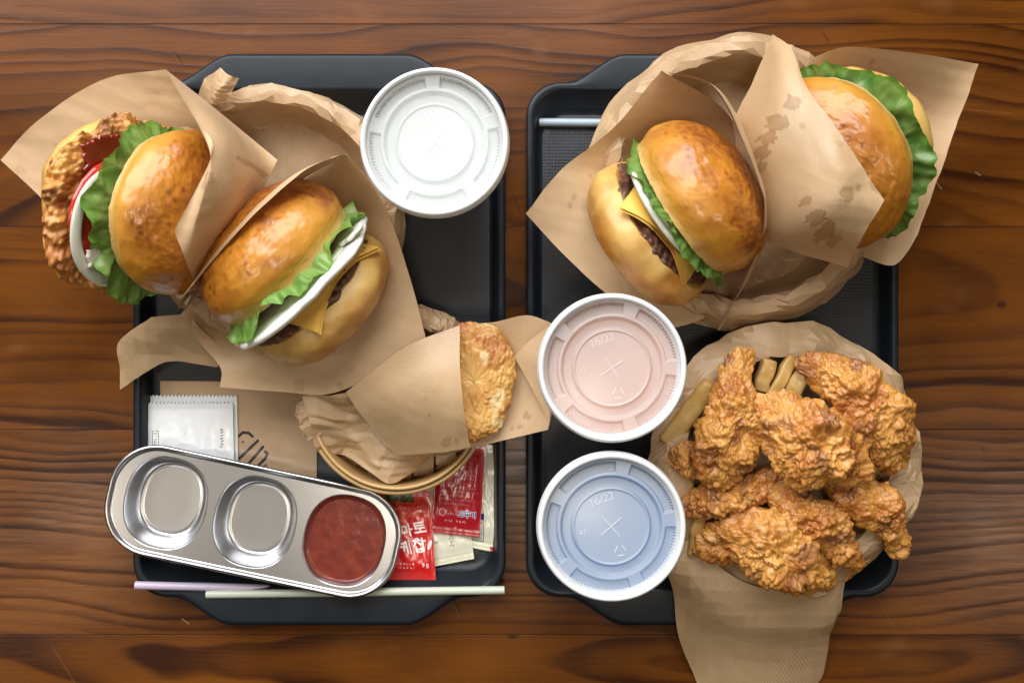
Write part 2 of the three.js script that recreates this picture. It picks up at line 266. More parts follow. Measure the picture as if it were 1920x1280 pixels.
linerThing(liner(cD, 0.083, 0.054, { seed: 7.7, over: (a) => 0.017 + 0.007 * wob(7)(a), flare: (a) => 0.013 + 0.004 * wob(4)(a), amp: 0.0015, rise: 0.006, extra: [
  sheet([[[1285, 985, 50], [1360, 1070, 56], [1450, 1105, 56], [1560, 1090, 55], [1590, 1060, 52]], [[1250, 1050, 44], [1330, 1110, 52], [1440, 1140, 52], [1552, 1130, 50], [1580, 1120, 46]], [[1262, 1110, 32], [1330, 1150, 42], [1430, 1175, 44], [1550, 1165, 42], [1574, 1150, 38]], [[1272, 1190, 20], [1330, 1200, 24], [1430, 1220, 26], [1545, 1205, 22], [1553, 1170, 22]], [[1300, 1262, 5], [1350, 1290, 7], [1440, 1310, 8], [1535, 1275, 5], [1550, 1235, 8]], [[1325, 1325, 1.5], [1365, 1340, 2], [1440, 1345, 2], [1505, 1310, 2], [1545, 1255, 3]]], { nu: 70, nv: 80, amp: 0.0007, freq: 26, seed: 21, turn: 0.5 })] }), 'kraft liner under the fried chicken with a long flap hanging over the tray edge');

// ---------- burger wrappers ----------
function wrapper(label, back, front, o = {}) {
  const g = thing('burger_wrapper', label, 'paper wrapper', 'kraft paper burger pockets');
  put('back_sheet', sheet(back, { nu: 110, nv: 110, amp: 0.0010, freq: 26, ...o.back }), kraftPlain, g);
  put('front_sheet', sheet(front, { nu: 120, nv: 120, amp: 0.0009, freq: 30, ...o.front }), o.striped ? kraft : kraftPlain, g);
}
wrapper('kraft paper pocket around the saucy fried chicken burger, pointed corner over the table',
  [[[0, 300, 62], [70, 226, 66], [190, 150, 66], [310, 130, 74]], [[55, 350, 60], [150, 290, 56], [270, 230, 58], [400, 205, 64]], [[110, 405, 58], [190, 380, 46], [320, 330, 44], [470, 260, 62]], [[170, 462, 60], [250, 500, 58], [390, 430, 58], [520, 300, 66]]],
  [[[310, 130, 76], [380, 185, 70], [450, 242, 66], [520, 300, 66]], [[330, 165, 140], [418, 235, 134], [470, 300, 108], [495, 350, 68]], [[366, 226, 158], [415, 315, 158], [442, 375, 128], [472, 405, 68]], [[397, 285, 163], [382, 370, 166], [398, 440, 134], [425, 465, 66]], [[326, 433, 162], [350, 495, 148], [362, 535, 108], [345, 585, 60]]],
  { back: { seed: 1, stains: st([[40, 318, 60, 8, 0.3], [75, 400, 50, 9, 0.3], [30, 330, 60, 4, 0.5], [105, 275, 60, 5, 0.3]]) }, front: { seed: 2, stains: st([[445, 365, 100, 9, 0.5], [437, 375, 100, 6, 0.6], [490, 325, 80, 5, 0.7], [420, 300, 105, 5, 0.4]]) } });
wrapper('kraft paper pocket around the egg burger, resting against the hash brown basket',
  [[[338, 590, 60], [450, 450, 50], [560, 345, 55], [650, 288, 88]], [[372, 640, 52], [480, 540, 17], [620, 440, 17], [720, 385, 74]], [[412, 688, 58], [520, 640, 60], [660, 580, 60], [768, 520, 68]], [[412, 726, 60], [530, 735, 60], [640, 732, 61], [800, 640, 64]]],
  [[[334, 580, 62], [440, 455, 50], [550, 350, 55], [650, 290, 88]], [[334, 570, 84], [436, 446, 84], [545, 344, 88], [645, 290, 96]], [[336, 562, 110], [436, 434, 132], [546, 330, 130], [640, 289, 110]], [[344, 556, 114], [450, 430, 144], [560, 327, 140], [624, 293, 114]]],
  { back: { seed: 5, stains: st([[560, 722, 60, 10, 0.4], [640, 722, 60, 6, 0.5], [660, 690, 60, 3, 0.5]]) }, front: { seed: 6 } });
wrapper('kraft paper pocket around the cheeseburger, its point lying over the tray rim',
  [[[985, 400, 52], [1050, 320, 66], [1150, 240, 74], [1240, 132, 92]], [[1060, 480, 58], [1150, 400, 58], [1250, 300, 28], [1370, 220, 74]], [[1150, 560, 60], [1230, 500, 52], [1320, 430, 18], [1428, 390, 70]], [[1250, 618, 58], [1310, 600, 52], [1370, 560, 50], [1432, 460, 66]]],
  [[[1240, 132, 92], [1340, 170, 74], [1405, 300, 60], [1432, 450, 60], [1345, 621, 60]], [[1236, 130, 108], [1347, 168, 106], [1416, 296, 104], [1438, 440, 92], [1352, 616, 66]], [[1238, 132, 112], [1340, 163, 134], [1408, 300, 138], [1432, 430, 118], [1362, 600, 74]]],
  { back: { seed: 8, stains: st([[1075, 370, 60, 5, 0.5], [1068, 385, 60, 4, 0.6], [1078, 505, 50, 6, 0.4], [1105, 330, 60, 4, 0.4], [1250, 470, 30, 5, 0.3]]) }, front: { seed: 9 } });
wrapper('striped kraft pocket with dark grease stains half covering the lettuce burger',
  [[[1520, 110, 80], [1590, 88, 82], [1720, 100, 80], [1836, 120, 74]], [[1480, 250, 60], [1580, 240, 24], [1700, 230, 40], [1800, 225, 62]], [[1480, 380, 50], [1570, 390, 22], [1680, 370, 40], [1760, 340, 58]], [[1590, 500, 52], [1610, 480, 50], [1676, 496, 56], [1722, 440, 58]]],
  [[[1374, 228, 84], [1405, 165, 92], [1440, 90, 98], [1449, 64, 98]], [[1385, 300, 92], [1430, 240, 122], [1470, 160, 130], [1484, 92, 116]], [[1400, 370, 88], [1465, 320, 132], [1515, 250, 146], [1512, 160, 138]], [[1440, 450, 96], [1520, 412, 142], [1575, 340, 158], [1580, 255, 154]], [[1590, 502, 108], [1612, 452, 136], [1640, 405, 150], [1660, 375, 154]]],
  { striped: true, back: { seed: 13, stains: st([[1640, 110, 78, 4, 0.6], [1750, 285, 60, 5, 0.3], [1660, 440, 50, 7, 0.4]]) }, front: { seed: 14, nu: 170, nv: 170, turn: 0.35, stains: st([[1465, 210, 110, 11, 0.75], [1440, 245, 108, 13, 0.75], [1425, 270, 104, 10, 0.75], [1412, 300, 95, 10, 0.8], [1410, 325, 90, 7, 0.7], [1480, 255, 112, 4, 0.5], [1475, 395, 100, 8, 0.75], [1492, 425, 96, 12, 0.8], [1510, 448, 92, 13, 0.8], [1528, 465, 88, 8, 0.7], [1545, 385, 110, 11, 0.6], [1570, 370, 112, 5, 0.6], [1605, 365, 114, 10, 0.55], [1540, 290, 118, 6, 0.3]]) } });

// ---------- burgers ----------
const bunMat = new THREE.MeshPhysicalMaterial({ vertexColors: true, roughness: 0.5, clearcoat: 0.6, clearcoatRoughness: 0.2 });
const breadMat = new THREE.MeshPhysicalMaterial({ vertexColors: true, roughness: 0.5, clearcoat: 0.35, clearcoatRoughness: 0.3 });
const leafMat = new THREE.MeshPhysicalMaterial({ vertexColors: true, roughness: 0.33, transmission: 0.3, thickness: 0, side: THREE.DoubleSide, specularIntensity: 0.9 });
const meatMat = new THREE.MeshPhysicalMaterial({ vertexColors: true, roughness: 0.5, clearcoat: 0.25, clearcoatRoughness: 0.3 });
const friedMat = new THREE.MeshPhysicalMaterial({ vertexColors: true, roughness: 0.48, clearcoat: 0.3, clearcoatRoughness: 0.3 });
const eggMat = new THREE.MeshPhysicalMaterial({ color: new THREE.Color(0.80, 0.80, 0.74), roughness: 0.28, clearcoat: 0.4, clearcoatRoughness: 0.2 });
const cheeseMat = new THREE.MeshPhysicalMaterial({ color: new THREE.Color(0.82, 0.50, 0.10), roughness: 0.38 });
const onionMat = new THREE.MeshPhysicalMaterial({ color: new THREE.Color(0.74, 0.74, 0.62), roughness: 0.25, clearcoat: 0.5 });
const tomatoMat = new THREE.MeshPhysicalMaterial({ color: new THREE.Color(0.50, 0.035, 0.018), roughness: 0.2, clearcoat: 0.7 });
const sauceMat = new THREE.MeshPhysicalMaterial({ color: new THREE.Color(0.20, 0.018, 0.007), roughness: 0.15, clearcoat: 1, clearcoatRoughness: 0.08 });
const mayoMat = new THREE.MeshPhysicalMaterial({ color: new THREE.Color(0.78, 0.74, 0.64), roughness: 0.3, clearcoat: 0.4 });
function topBun(R, hd, seed, tone) {
  return grid(260, 130, (u, v) => {
    const a = u * Math.PI * 2, s = v; let r, y;                        // from the centre of the cut face, round the edge, to the crown
    if (s < 0.22) { r = R * 0.93 * s / 0.22; y = 0; } else { const q = (s - 0.22) / 0.78, th = -0.62 + q * (Math.PI / 2 + 0.62); const e = Math.cos(th); r = R * (th < 0 ? mix(0.93, 1, sstep(-0.62, 0, th)) : Math.pow(e, 0.86)); y = th < 0 ? hd * 0.27 * (1 + Math.sin(th) / Math.sin(0.62)) : hd * (0.27 + 0.73 * Math.sin(th)); }
    const x = Math.cos(a) * r, z = Math.sin(a) * r, lump = 1 + 0.045 * noise(Math.cos(a) * 1.3 + seed, Math.sin(a) * 1.3, y * 22) + 0.012 * noise(x * 90, y * 90, z * 90 + seed);
    const wr = 0.0007 * noise(x * 120 + seed, y * 300, z * 120) + 0.0005 * noise(x * 420, y * 420, z * 420 + seed) + 0.0006 * fbm(x * 70, y * 70, z * 70 + seed, 3);
    let c;
    if (s < 0.215) c = [0.66, 0.47, 0.22];
    else {
      const n1 = fbm(x * 30 + seed, y * 30, z * 30, 4), spots = sstep(0.40, 0.12, worley(x * 160 + seed, y * 160, z * 160)) * sstep(-0.15, 0.3, noise(x * 45, y * 45 + seed, z * 45) + 0.1), fl = noise(x * 260, y * 200, z * 260 + seed), top = sstep(0.1, 0.75, y / hd + 0.35 * n1);
      c = mix3([0.60, 0.275, 0.030], [0.53, 0.195, 0.013], top); c = mix3(c, [0.25, 0.062, 0.006], clamp(tone * (0.30 + 1.9 * n1 + 0.35 * fl) * top + 0.85 * spots * top));
      c = mix3(c, [0.66, 0.43, 0.16], (1 - sstep(0.02, 0.16, y / hd + 0.12 * n1)) * 0.8);
    }
    return { p: [x * lump, y * lump + wr, z * lump], c };
  }, true);
}
function bottomBun(R, hb, seed) {
  return grid(200, 80, (u, v) => {
    const a = u * Math.PI * 2; let r, y;
    if (v < 0.3) { r = R * 0.92 * v / 0.3; y = hb; } else if (v < 0.75) { const th = (v - 0.3) / 0.45; r = R * (0.92 + 0.10 * Math.sin(th * Math.PI) - 0.10 * th * th); y = hb * (1 - th); } else { r = R * 0.82 * (1 - (v - 0.75) / 0.25); y = 0; }
    const x = Math.cos(a) * r, z = Math.sin(a) * r, lump = 1 + 0.06 * noise(Math.cos(a) * 1.6 + seed, Math.sin(a) * 1.6, 2) + 0.02 * noise(x * 80, y * 80, z * 80 + seed), n1 = fbm(x * 40 + seed, y * 40, z * 40, 4);
    let c = v < 0.29 ? mix3([0.60, 0.35, 0.10], [0.42, 0.16, 0.025], clamp(0.5 + 2.4 * n1)) : mix3([0.68, 0.43, 0.12], [0.46, 0.175, 0.022], clamp(sstep(0.9, 0.2, y / hb + 0.5 * n1) * 0.6 + 0.1 + 1.6 * n1));
    return { p: [x * lump, y + (v < 0.3 ? 0.0016 * n1 : 0) + 0.001 * noise(x * 60, z * 60, seed) + 0.0012 * fbm(x * 95, y * 95 + seed, z * 95, 4), z * lump], c };
  }, true);
}
function disc(R, th, { seed = 0, edge = 0.04, rag = 0.0, top = 0.0, colour, nu = 160, nv = 50, freq = 90, sag = 0 }) {
  return grid(nu, nv, (u, v) => {
    const a = u * Math.PI * 2, w = v * 2 * (R + th), ca = Math.cos(a), sa = Math.sin(a); let r, y;
    if (w < R) { r = w; y = th; } else if (w < R + 2 * th) { const q = (w - R) / (2 * th); r = R + th * 0.5 * Math.sin(q * Math.PI); y = th * (1 - q); } else { r = Math.max(0, 2 * R + 2 * th - w); y = 0; }
    const k = 1 + edge * noise(ca * 2 + seed, sa * 2, 3) + edge * 0.5 * noise(ca * 6 + seed, sa * 6, 5), x = ca * r * k, z = sa * r * k;
    const d = rag * (1.1 - 2 * worley(x * freq + seed, y * freq, z * freq)) + top * fbm(x * 60 + seed, y * 60, z * 60, 3);
    return { p: [x + ca * d * (r / R), y + d - sag * (r / R) ** 2 * (0.6 + noise(ca * 1.5 + seed, sa * 1.5)), z + sa * d * (r / R)], c: colour ? colour(x, y, z) : undefined };
  }, true);
}
function lettuce(R, { seed, a0 = -0.5, a1 = 3.64, droop = 0.010, ruffle = 0.006, dark = 0 }) {
  return grid(320, 34, (u, v) => {
    const a = mix(a0, a1, u), ca = Math.cos(a), sa = Math.sin(a), out = R * (1 + 0.10 * noise(ca * 2.4 + seed, sa * 2.4, 1) + 0.05 * noise(ca * 8 + seed, sa * 8, 1) + 0.018 * noise(ca * 16, sa * 16, seed)), r = mix(0.018, out, v), k = sstep(0.45, 1, v);
    const y = -droop * k * k * (0.75 + 0.9 * noise(ca * 1.8 + seed, sa * 1.8, 6)) + ruffle * k * (noise(a * 3.2 + seed, v * 1.5, 2) * 1.5 + 0.6 * noise(a * 8 + seed, v * 3, 4)) + 0.0007 * noise(a * 11, v * 7, seed) + 0.0022 * sstep(0.6, 1, v) * noise(a * 9 + seed + 2.5 * noise(a * 2, v * 2, seed), v * 3, 8);
    const vein = Math.pow(1 - Math.abs(noise(a * 5 + seed, v * 2.2, 9)) * 1.6, 8), n = noise(a * 6 + seed, v * 5, 3);
    let c = mix3([0.42, 0.52, 0.16], [0.13, 0.32, 0.035], clamp(v * 1.05 + 0.35 * n - 0.15)); c = mix3(c, [0.045, 0.17, 0.022], clamp(dark + 0.25 * n)); c = mix3(c, [0.5, 0.6, 0.28], clamp(vein) * 0.22 * (v < 0.97 ? 1 : 0));
    return { p: [ca * r, y, sa * r], c };
  });
}
const meat = (x, y, z) => mix3([0.16, 0.065, 0.035], [0.06, 0.022, 0.012], clamp(0.5 + 1.3 * fbm(x * 110, y * 110, z * 110, 3)));
const fried = (x, y, z, s = 0) => { const n = fbm(x * 38 + s, y * 38, z * 38, 3), f = noise(x * 260, y * 260, z * 260 + s), g = noise(x * 620, y * 620, z * 620); let c = mix3([0.61, 0.285, 0.058], [0.39, 0.122, 0.016], clamp(0.42 + 2.0 * n + 0.5 * f)); c = mix3(c, [0.21, 0.060, 0.012], 0.8 * sstep(0.16, 0.42, noise(x * 62 + s, y * 62, z * 62 + 5) + 0.14 * f)); return mix3(c, [0.70, 0.43, 0.15], sstep(0.1, 0.5, 0.6 * f + 0.5 * g) * 0.5); };
// a burger lying on its edge: n is the way from crown to base seen from above, lift how far its base half is turned up, open how far the crown is hinged back
function burger(label, cx, cy, mm, n, lift, open, fill, { R = 0.058, hd = 0.042, hb = 0.024, gap = 0.046, rb = 1, seed = 0, tone = 1 } = {}) {
  const g = thing('burger', label, 'burger', 'burgers in paper pockets'), l = Math.hypot(...n), nx = n[0] / l, nz = n[1] / l;
  const Y = new THREE.Vector3(-nx * Math.cos(lift), Math.sin(lift), -nz * Math.cos(lift)); let X = new THREE.Vector3(nz, 0, -nx); let Z = new THREE.Vector3().crossVectors(X, Y); if (Z.y < 0) { X.negate(); Z.negate(); }
  g.quaternion.setFromRotationMatrix(new THREE.Matrix4().makeBasis(X, Y, Z)); g.position.copy(P(cx, cy, mm));
  const y0 = -0.036;
  put('bottom_bun', bottomBun(R * rb, hb, seed + 3), breadMat, g).position.y = y0;
  const tb = put('top_bun', topBun(R * 1.02, hd, seed, tone), bunMat, g), hz = -0.045;
  tb.rotation.x = -open; tb.position.set(0, y0 + gap + Math.sin(-open) * hz, hz - Math.cos(open) * hz);
  fill((name, geo, mat, y, rx = 0, x = 0, z = 0, rz = 0) => { const m = put(name, geo, mat, g); m.position.set(x, y0 + y, z); m.rotation.set(rx, 0, rz); return m; });
  return g;
}
function cheeseSlice(sz, seed) { return grid(60, 60, (u, v) => { const x = (u - 0.5) * sz, z = (v - 0.5) * sz, r = Math.hypot(x, z), y = -Math.max(0, r - 0.036) * 0.75 + 0.001 * noise(x * 50 + seed, z * 50); return { p: [x, y, z] }; }); }
const thick = (g, t) => { const b = g.clone(), p = b.attributes.position; for (let i = 0; i < p.count; i++) p.setY(i, p.getY(i) - t); return mergeGeometries([g, b]); };
const onionRing = (R, w, t, seed) => grid(140, 16, (u, v) => { const a = u * Math.PI * 2, th = v * Math.PI * 2, r = R * (1 + 0.05 * noise(Math.cos(a) + seed, Math.sin(a))) + w * Math.cos(th); return { p: [Math.cos(a) * r, t * Math.sin(th), Math.sin(a) * r] }; }, true);
burger('burger with crisp fried chicken, tomato slice, onion and glossy red sauce', 258, 384, 95, [-0.97, -0.24], 0.50, 0.20, (add) => {
  add('chicken_fillet', disc(0.053, 0.014, { seed: 4, edge: 0.14, rag: 0.0019, top: 0.007, freq: 250, nu: 300, nv: 110, colour: (x, y, z) => fried(x, y, z, 3) }), friedMat, 0.0235, -0.06, 0.004, 0.011);
  add('sauce', disc(0.018, 0.003, { seed: 8, edge: 0.26, top: 0.0012 }), sauceMat, 0.0405, 0, -0.020, 0.036);
  add('tomato_slice', disc(0.033, 0.006, { seed: 2, edge: 0.02 }), tomatoMat, 0.043, -0.16, 0.012, 0.027);
  add('onion_ring', onionRing(0.036, 0.0045, 0.0020, 2), onionMat, 0.0495, -0.2, 0.018, 0.024);
  add('lettuce', lettuce(0.0605, { seed: 2.2, droop: 0.004, ruffle: 0.006 }), leafMat, 0.0535, -0.2, 0.004);
  add('mayonnaise', disc(0.006, 0.003, { seed: 3, edge: 0.4 }), mayoMat, 0.0545, -0.2, 0.040, 0.040);
}, { gap: 0.052, seed: 1.5, rb: 1.02, tone: 0.7, R: 0.0550 });
burger('burger with fried egg white, cheese slice and curly lettuce under a browned bun', 568, 526, 80, [0.69, 0.72], 0.52, 0.14, (add) => {
  add('patty', disc(0.045, 0.011, { seed: 5, edge: 0.08, rag: 0.0016, colour: meat, freq: 220, nu: 200, nv: 60 }), meatMat, 0.0235);
  add('cheese_slice', thick(cheeseSlice(0.075, 1), 0.0022), cheeseMat, 0.0375, 0, 0.004, 0.010).rotation.y = 0.5;
  add('fried_egg', disc(0.060, 0.0060, { seed: 6, edge: 0.05, top: 0.0009, sag: 0.003 }), eggMat, 0.0395, -0.10, 0.0, 0.008);
  add('onion_ring', onionRing(0.027, 0.005, 0.002, 4), onionMat, 0.0455, -0.1, 0.010, 0.024);
  add('lettuce', lettuce(0.0640, { seed: 6.4, droop: 0.007, ruffle: 0.007 }), leafMat, 0.0515, -0.2);
  add('onion_piece', disc(0.009, 0.003, { seed: 4, edge: 0.3, top: 0.001 }), onionMat, 0.047, -0.2, 0.048, 0.036);
}, { gap: 0.043, hd: 0.052, hb: 0.029, seed: 7.2, tone: 1.7, R: 0.0565 });
burger('cheeseburger with beef patty, melted yellow cheese, onion and one lettuce leaf', 1256, 409, 80, [-0.835, 0.55], 0.50, 0.12, (add) => {
  add('patty', disc(0.0445, 0.011, { seed: 9, edge: 0.06, rag: 0.0016, colour: meat, freq: 220, nu: 200, nv: 60 }), meatMat, 0.0235);
  add('cheese_slice', thick(cheeseSlice(0.070, 3), 0.0022), cheeseMat, 0.0400, 0, 0.0, 0.012).rotation.y = 0.3;
  for (let i = 0; i < 3; i++) add('onion_ring', onionRing(0.040 - i * 0.008, 0.0034, 0.0022, i), onionMat, 0.0425 + 0.001 * i, -0.06, -0.006, 0.012);
  add('lettuce', lettuce(0.058, { seed: 11.4, droop: 0.006, ruffle: 0.004, dark: 0.25 }), leafMat, 0.0475, -0.14);
}, { gap: 0.041, hd: 0.053, hb: 0.030, seed: 13.1, tone: 1.1, R: 0.0565 });
burger('burger with shiny glazed bun and broad dark lettuce leaves, half inside its pocket', 1572, 292, 80, [0.82, -0.57], 0.66, 0.06, (add) => {
  add('patty', disc(0.050, 0.011, { seed: 12, edge: 0.06, rag: 0.0016, colour: meat, freq: 220 }), meatMat, 0.0235);
  add('lettuce', lettuce(0.0665, { seed: 3.9, droop: 0.003, ruffle: 0.005, dark: 0.5, a0: -0.9, a1: 4.0 }), leafMat, 0.042, -0.05);
  add('onion_piece', disc(0.010, 0.004, { seed: 7, edge: 0.3, top: 0.001 }), onionMat, 0.026, 0, -0.036, 0.038);
}, { gap: 0.042, hd: 0.050, rb: 0.92, seed: 19.6, tone: 0.5, R: 0.060 });

// ---------- fried chicken and fries ----------
function lump(path, radii, seed) {
  const pts = path.map(([x, y, m]) => P(x, y, m)), curve = new THREE.CatmullRomCurve3(pts), up = new THREE.Vector3(0, 1, 0);
  return grid(300, 200, (u, v) => {
    const a = u * Math.PI * 2, th = v * Math.PI, s = (1 - Math.cos(th)) / 2, t = curve.getPointAt(clamp(s, 0, 1)), d = curve.getTangentAt(clamp(s, 0, 1)), side = new THREE.Vector3().crossVectors(d, up).normalize(), nn = new THREE.Vector3().crossVectors(side, d);
    const i = s * (radii.length - 1), k = Math.min(radii.length - 2, Math.floor(i)), r0 = mix(radii[k], radii[k + 1], sstep(0, 1, i - k)) * 0.00038, cap = Math.pow(Math.sin(th), 0.55);
    const dir = side.clone().multiplyScalar(Math.cos(a)).addScaledVector(nn, Math.sin(a) * 0.72), p = t.clone().addScaledVector(dir, r0 * cap);
    p.addScaledVector(d, (th < Math.PI / 2 ? -1 : 1) * r0 * 0.8 * Math.abs(Math.cos(th)) ** 3);
    const q = p.clone(), big = 0.0055 * noise(q.x * 58 + seed, q.y * 58, q.z * 58) + 0.0030 * (0.4 - Math.abs(noise(q.x * 90, q.y * 90 + seed, q.z * 90)) * 1.6);
    const wq = 0.12 * noise(q.x * 300, q.y * 300, q.z * 300 + seed), dome = (w, r) => Math.sqrt(Math.max(0, 1 - (w / r) ** 2));
    const b1 = dome(worley(q.x * 180 + seed + wq, q.y * 180, q.z * 180), 0.72), b2 = dome(worley(q.x * 330 + wq, q.y * 330 + seed, q.z * 330), 0.68), b3 = dome(worley(q.x * 640, q.y * 640, q.z * 640 + seed), 0.7), amt = sstep(-0.3, 0.15, noise(q.x * 50, q.y * 50, q.z * 50 + seed));
    const out = big + (0.0026 * b1 + 0.0017 * b2) * (0.35 + 0.8 * amt) + 0.0006 * b3 - 0.0015, rad = dir.clone().normalize().multiplyScalar(cap).addScaledVector(d, Math.cos(th) * -0.7).normalize();
    p.addScaledVector(rad, out); p.y = Math.max(p.y, 0.02);
    return { p: p.toArray(), c: fried(q.x, q.y, q.z, seed) };
  }, true);
}
const bits = [
  ['bent fried chicken strip curling along the basket rim by the tray corner', [[1535, 690, 76], [1595, 722, 86], [1652, 785, 86], [1668, 858, 74]], [42, 52, 54, 40]],
  ['largest fried chicken piece, craggy and broad, in the middle of the heap', [[1440, 780, 84], [1520, 830, 94], [1605, 885, 84]], [54, 74, 40]],
  ['tapering fried chicken strip ending in a thin tip over the paper', [[1575, 905, 66], [1635, 945, 72], [1672, 985, 68], [1688, 1032, 58]], [44, 46, 30, 12]],
  ['upright fried chicken piece beside the pink drink, resting on fries', [[1385, 690, 76], [1375, 765, 84], [1352, 850, 84], [1345, 900, 72]], [42, 44, 54, 34]],
  ['slim fried chicken strip lying toward the blue drink', [[1285, 950, 62], [1370, 928, 70], [1460, 905, 72]], [22, 34, 26]],
  ['straight fried chicken strip leaning diagonally above the folded bottom piece', [[1455, 915, 72], [1525, 970, 78], [1600, 1055, 66]], [28, 42, 26]],
  ['folded knobbly fried chicken piece next to the liner flap', [[1335, 1020, 62], [1420, 1010, 76], [1490, 1055, 76], [1545, 1080, 62]], [36, 58, 58, 34]],
  ['small dark chicken scrap tucked under the diagonal strip', [[1560, 1035, 50], [1580, 1068, 48]], [20, 20]],
  ['small round chicken nub between the two lidded drinks and the heap', [[1262, 868, 58], [1305, 865, 66]], [22, 30]]];
bits.forEach(([label, path, radii], i) => { const m = new THREE.Mesh(lump(path, radii, 3.7 * i + 1), friedMat); m.name = i ? 'fried_chicken_' + String(i).padStart(3, '0') : 'fried_chicken'; m.castShadow = m.receiveShadow = true; m.userData = { label, category: 'fried chicken', group: 'fried chicken pieces in the basket' }; scene.add(m); });
const fryMat = new THREE.MeshPhysicalMaterial({ vertexColors: true, roughness: 0.4, clearcoat: 0.2 });
const fries = [[1245, 832, 50, 1338, 716, 62, 22, 'thick pale fry leaning on the rim by the pink drink'], [1425, 735, 60, 1442, 672, 62, 17, 'short fry standing beside the upright chicken piece'], [1440, 752, 62, 1492, 668, 62, 14, 'narrow fry in the gap behind the biggest chicken piece'], [1478, 750, 60, 1522, 668, 66, 19, 'wide fry tucked against the bent chicken strip'],
  [1285, 960, 50, 1285, 880, 56, 17, 'fry beneath the slim chicken strip'], [1300, 1040, 50, 1312, 962, 58, 15, 'fry with a pointed end beside the blue drink'], [1602, 850, 52, 1618, 780, 54, 18, 'shaded fry between the bent strip and the middle piece'], [1425, 975, 48, 1500, 955, 52, 17, 'fry lying low beneath the diagonal strip'], [1540, 700, 40, 1440, 640, 46, 16, 'fry lying across the back of the basket'], [1310, 905, 46, 1330, 960, 46, 16, 'short fry in the shade under the slim strip'], [1370, 890, 42, 1470, 880, 42, 17, 'fry in the hollow between the upright piece and the middle piece'], [1540, 925, 40, 1620, 905, 42, 17, 'fry deep under the tapering strip'], [1590, 800, 40, 1650, 900, 42, 17, 'fry lying under the bent strip']];
fries.forEach(([x0, y0, m0, x1, y1, m1, w, label], i) => {
  const a = P(x0, y0, m0), b = P(x1, y1, m1), d = b.clone().sub(a), L = d.length(), W = w * 0.00052, X = d.clone().normalize(), S = new THREE.Vector3().crossVectors(X, new THREE.Vector3(0, 1, 0)).normalize(), U = new THREE.Vector3().crossVectors(S, X);
  const g = grid(40, 50, (u, v) => { const th = u * Math.PI * 2, e = Math.pow(Math.min(1, Math.min(v, 1 - v) * 22 + 0.001), 0.5), c = Math.cos(th), s = Math.sin(th), sq = 1 / Math.pow(Math.abs(c) ** 5 + Math.abs(s) ** 5, 0.2), r = W * 0.62 * sq * e * (1 + 0.12 * noise(v * 4 + i * 7, c, s)); const p = a.clone().addScaledVector(X, v * L).addScaledVector(S, c * r + 0.0022 * noise(v * 2, i * 5)).addScaledVector(U, s * r); const n = fbm(p.x * 60 + i, p.y * 60, p.z * 60, 3), ends = sstep(0.13, 0.0, Math.min(v, 1 - v)); return { p: p.toArray(), c: mix3(mix3([0.60, 0.40, 0.135], [0.50, 0.27, 0.06], clamp(0.4 + 1.5 * n)), [0.45, 0.20, 0.04], ends * 0.5) }; }, true);
  const m = new THREE.Mesh(g, fryMat); m.name = i ? 'french_fry_' + String(i).padStart(3, '0') : 'french_fry'; m.castShadow = m.receiveShadow = true; m.userData = { label, category: 'fry', group: 'french fries in the basket' }; scene.add(m);
});

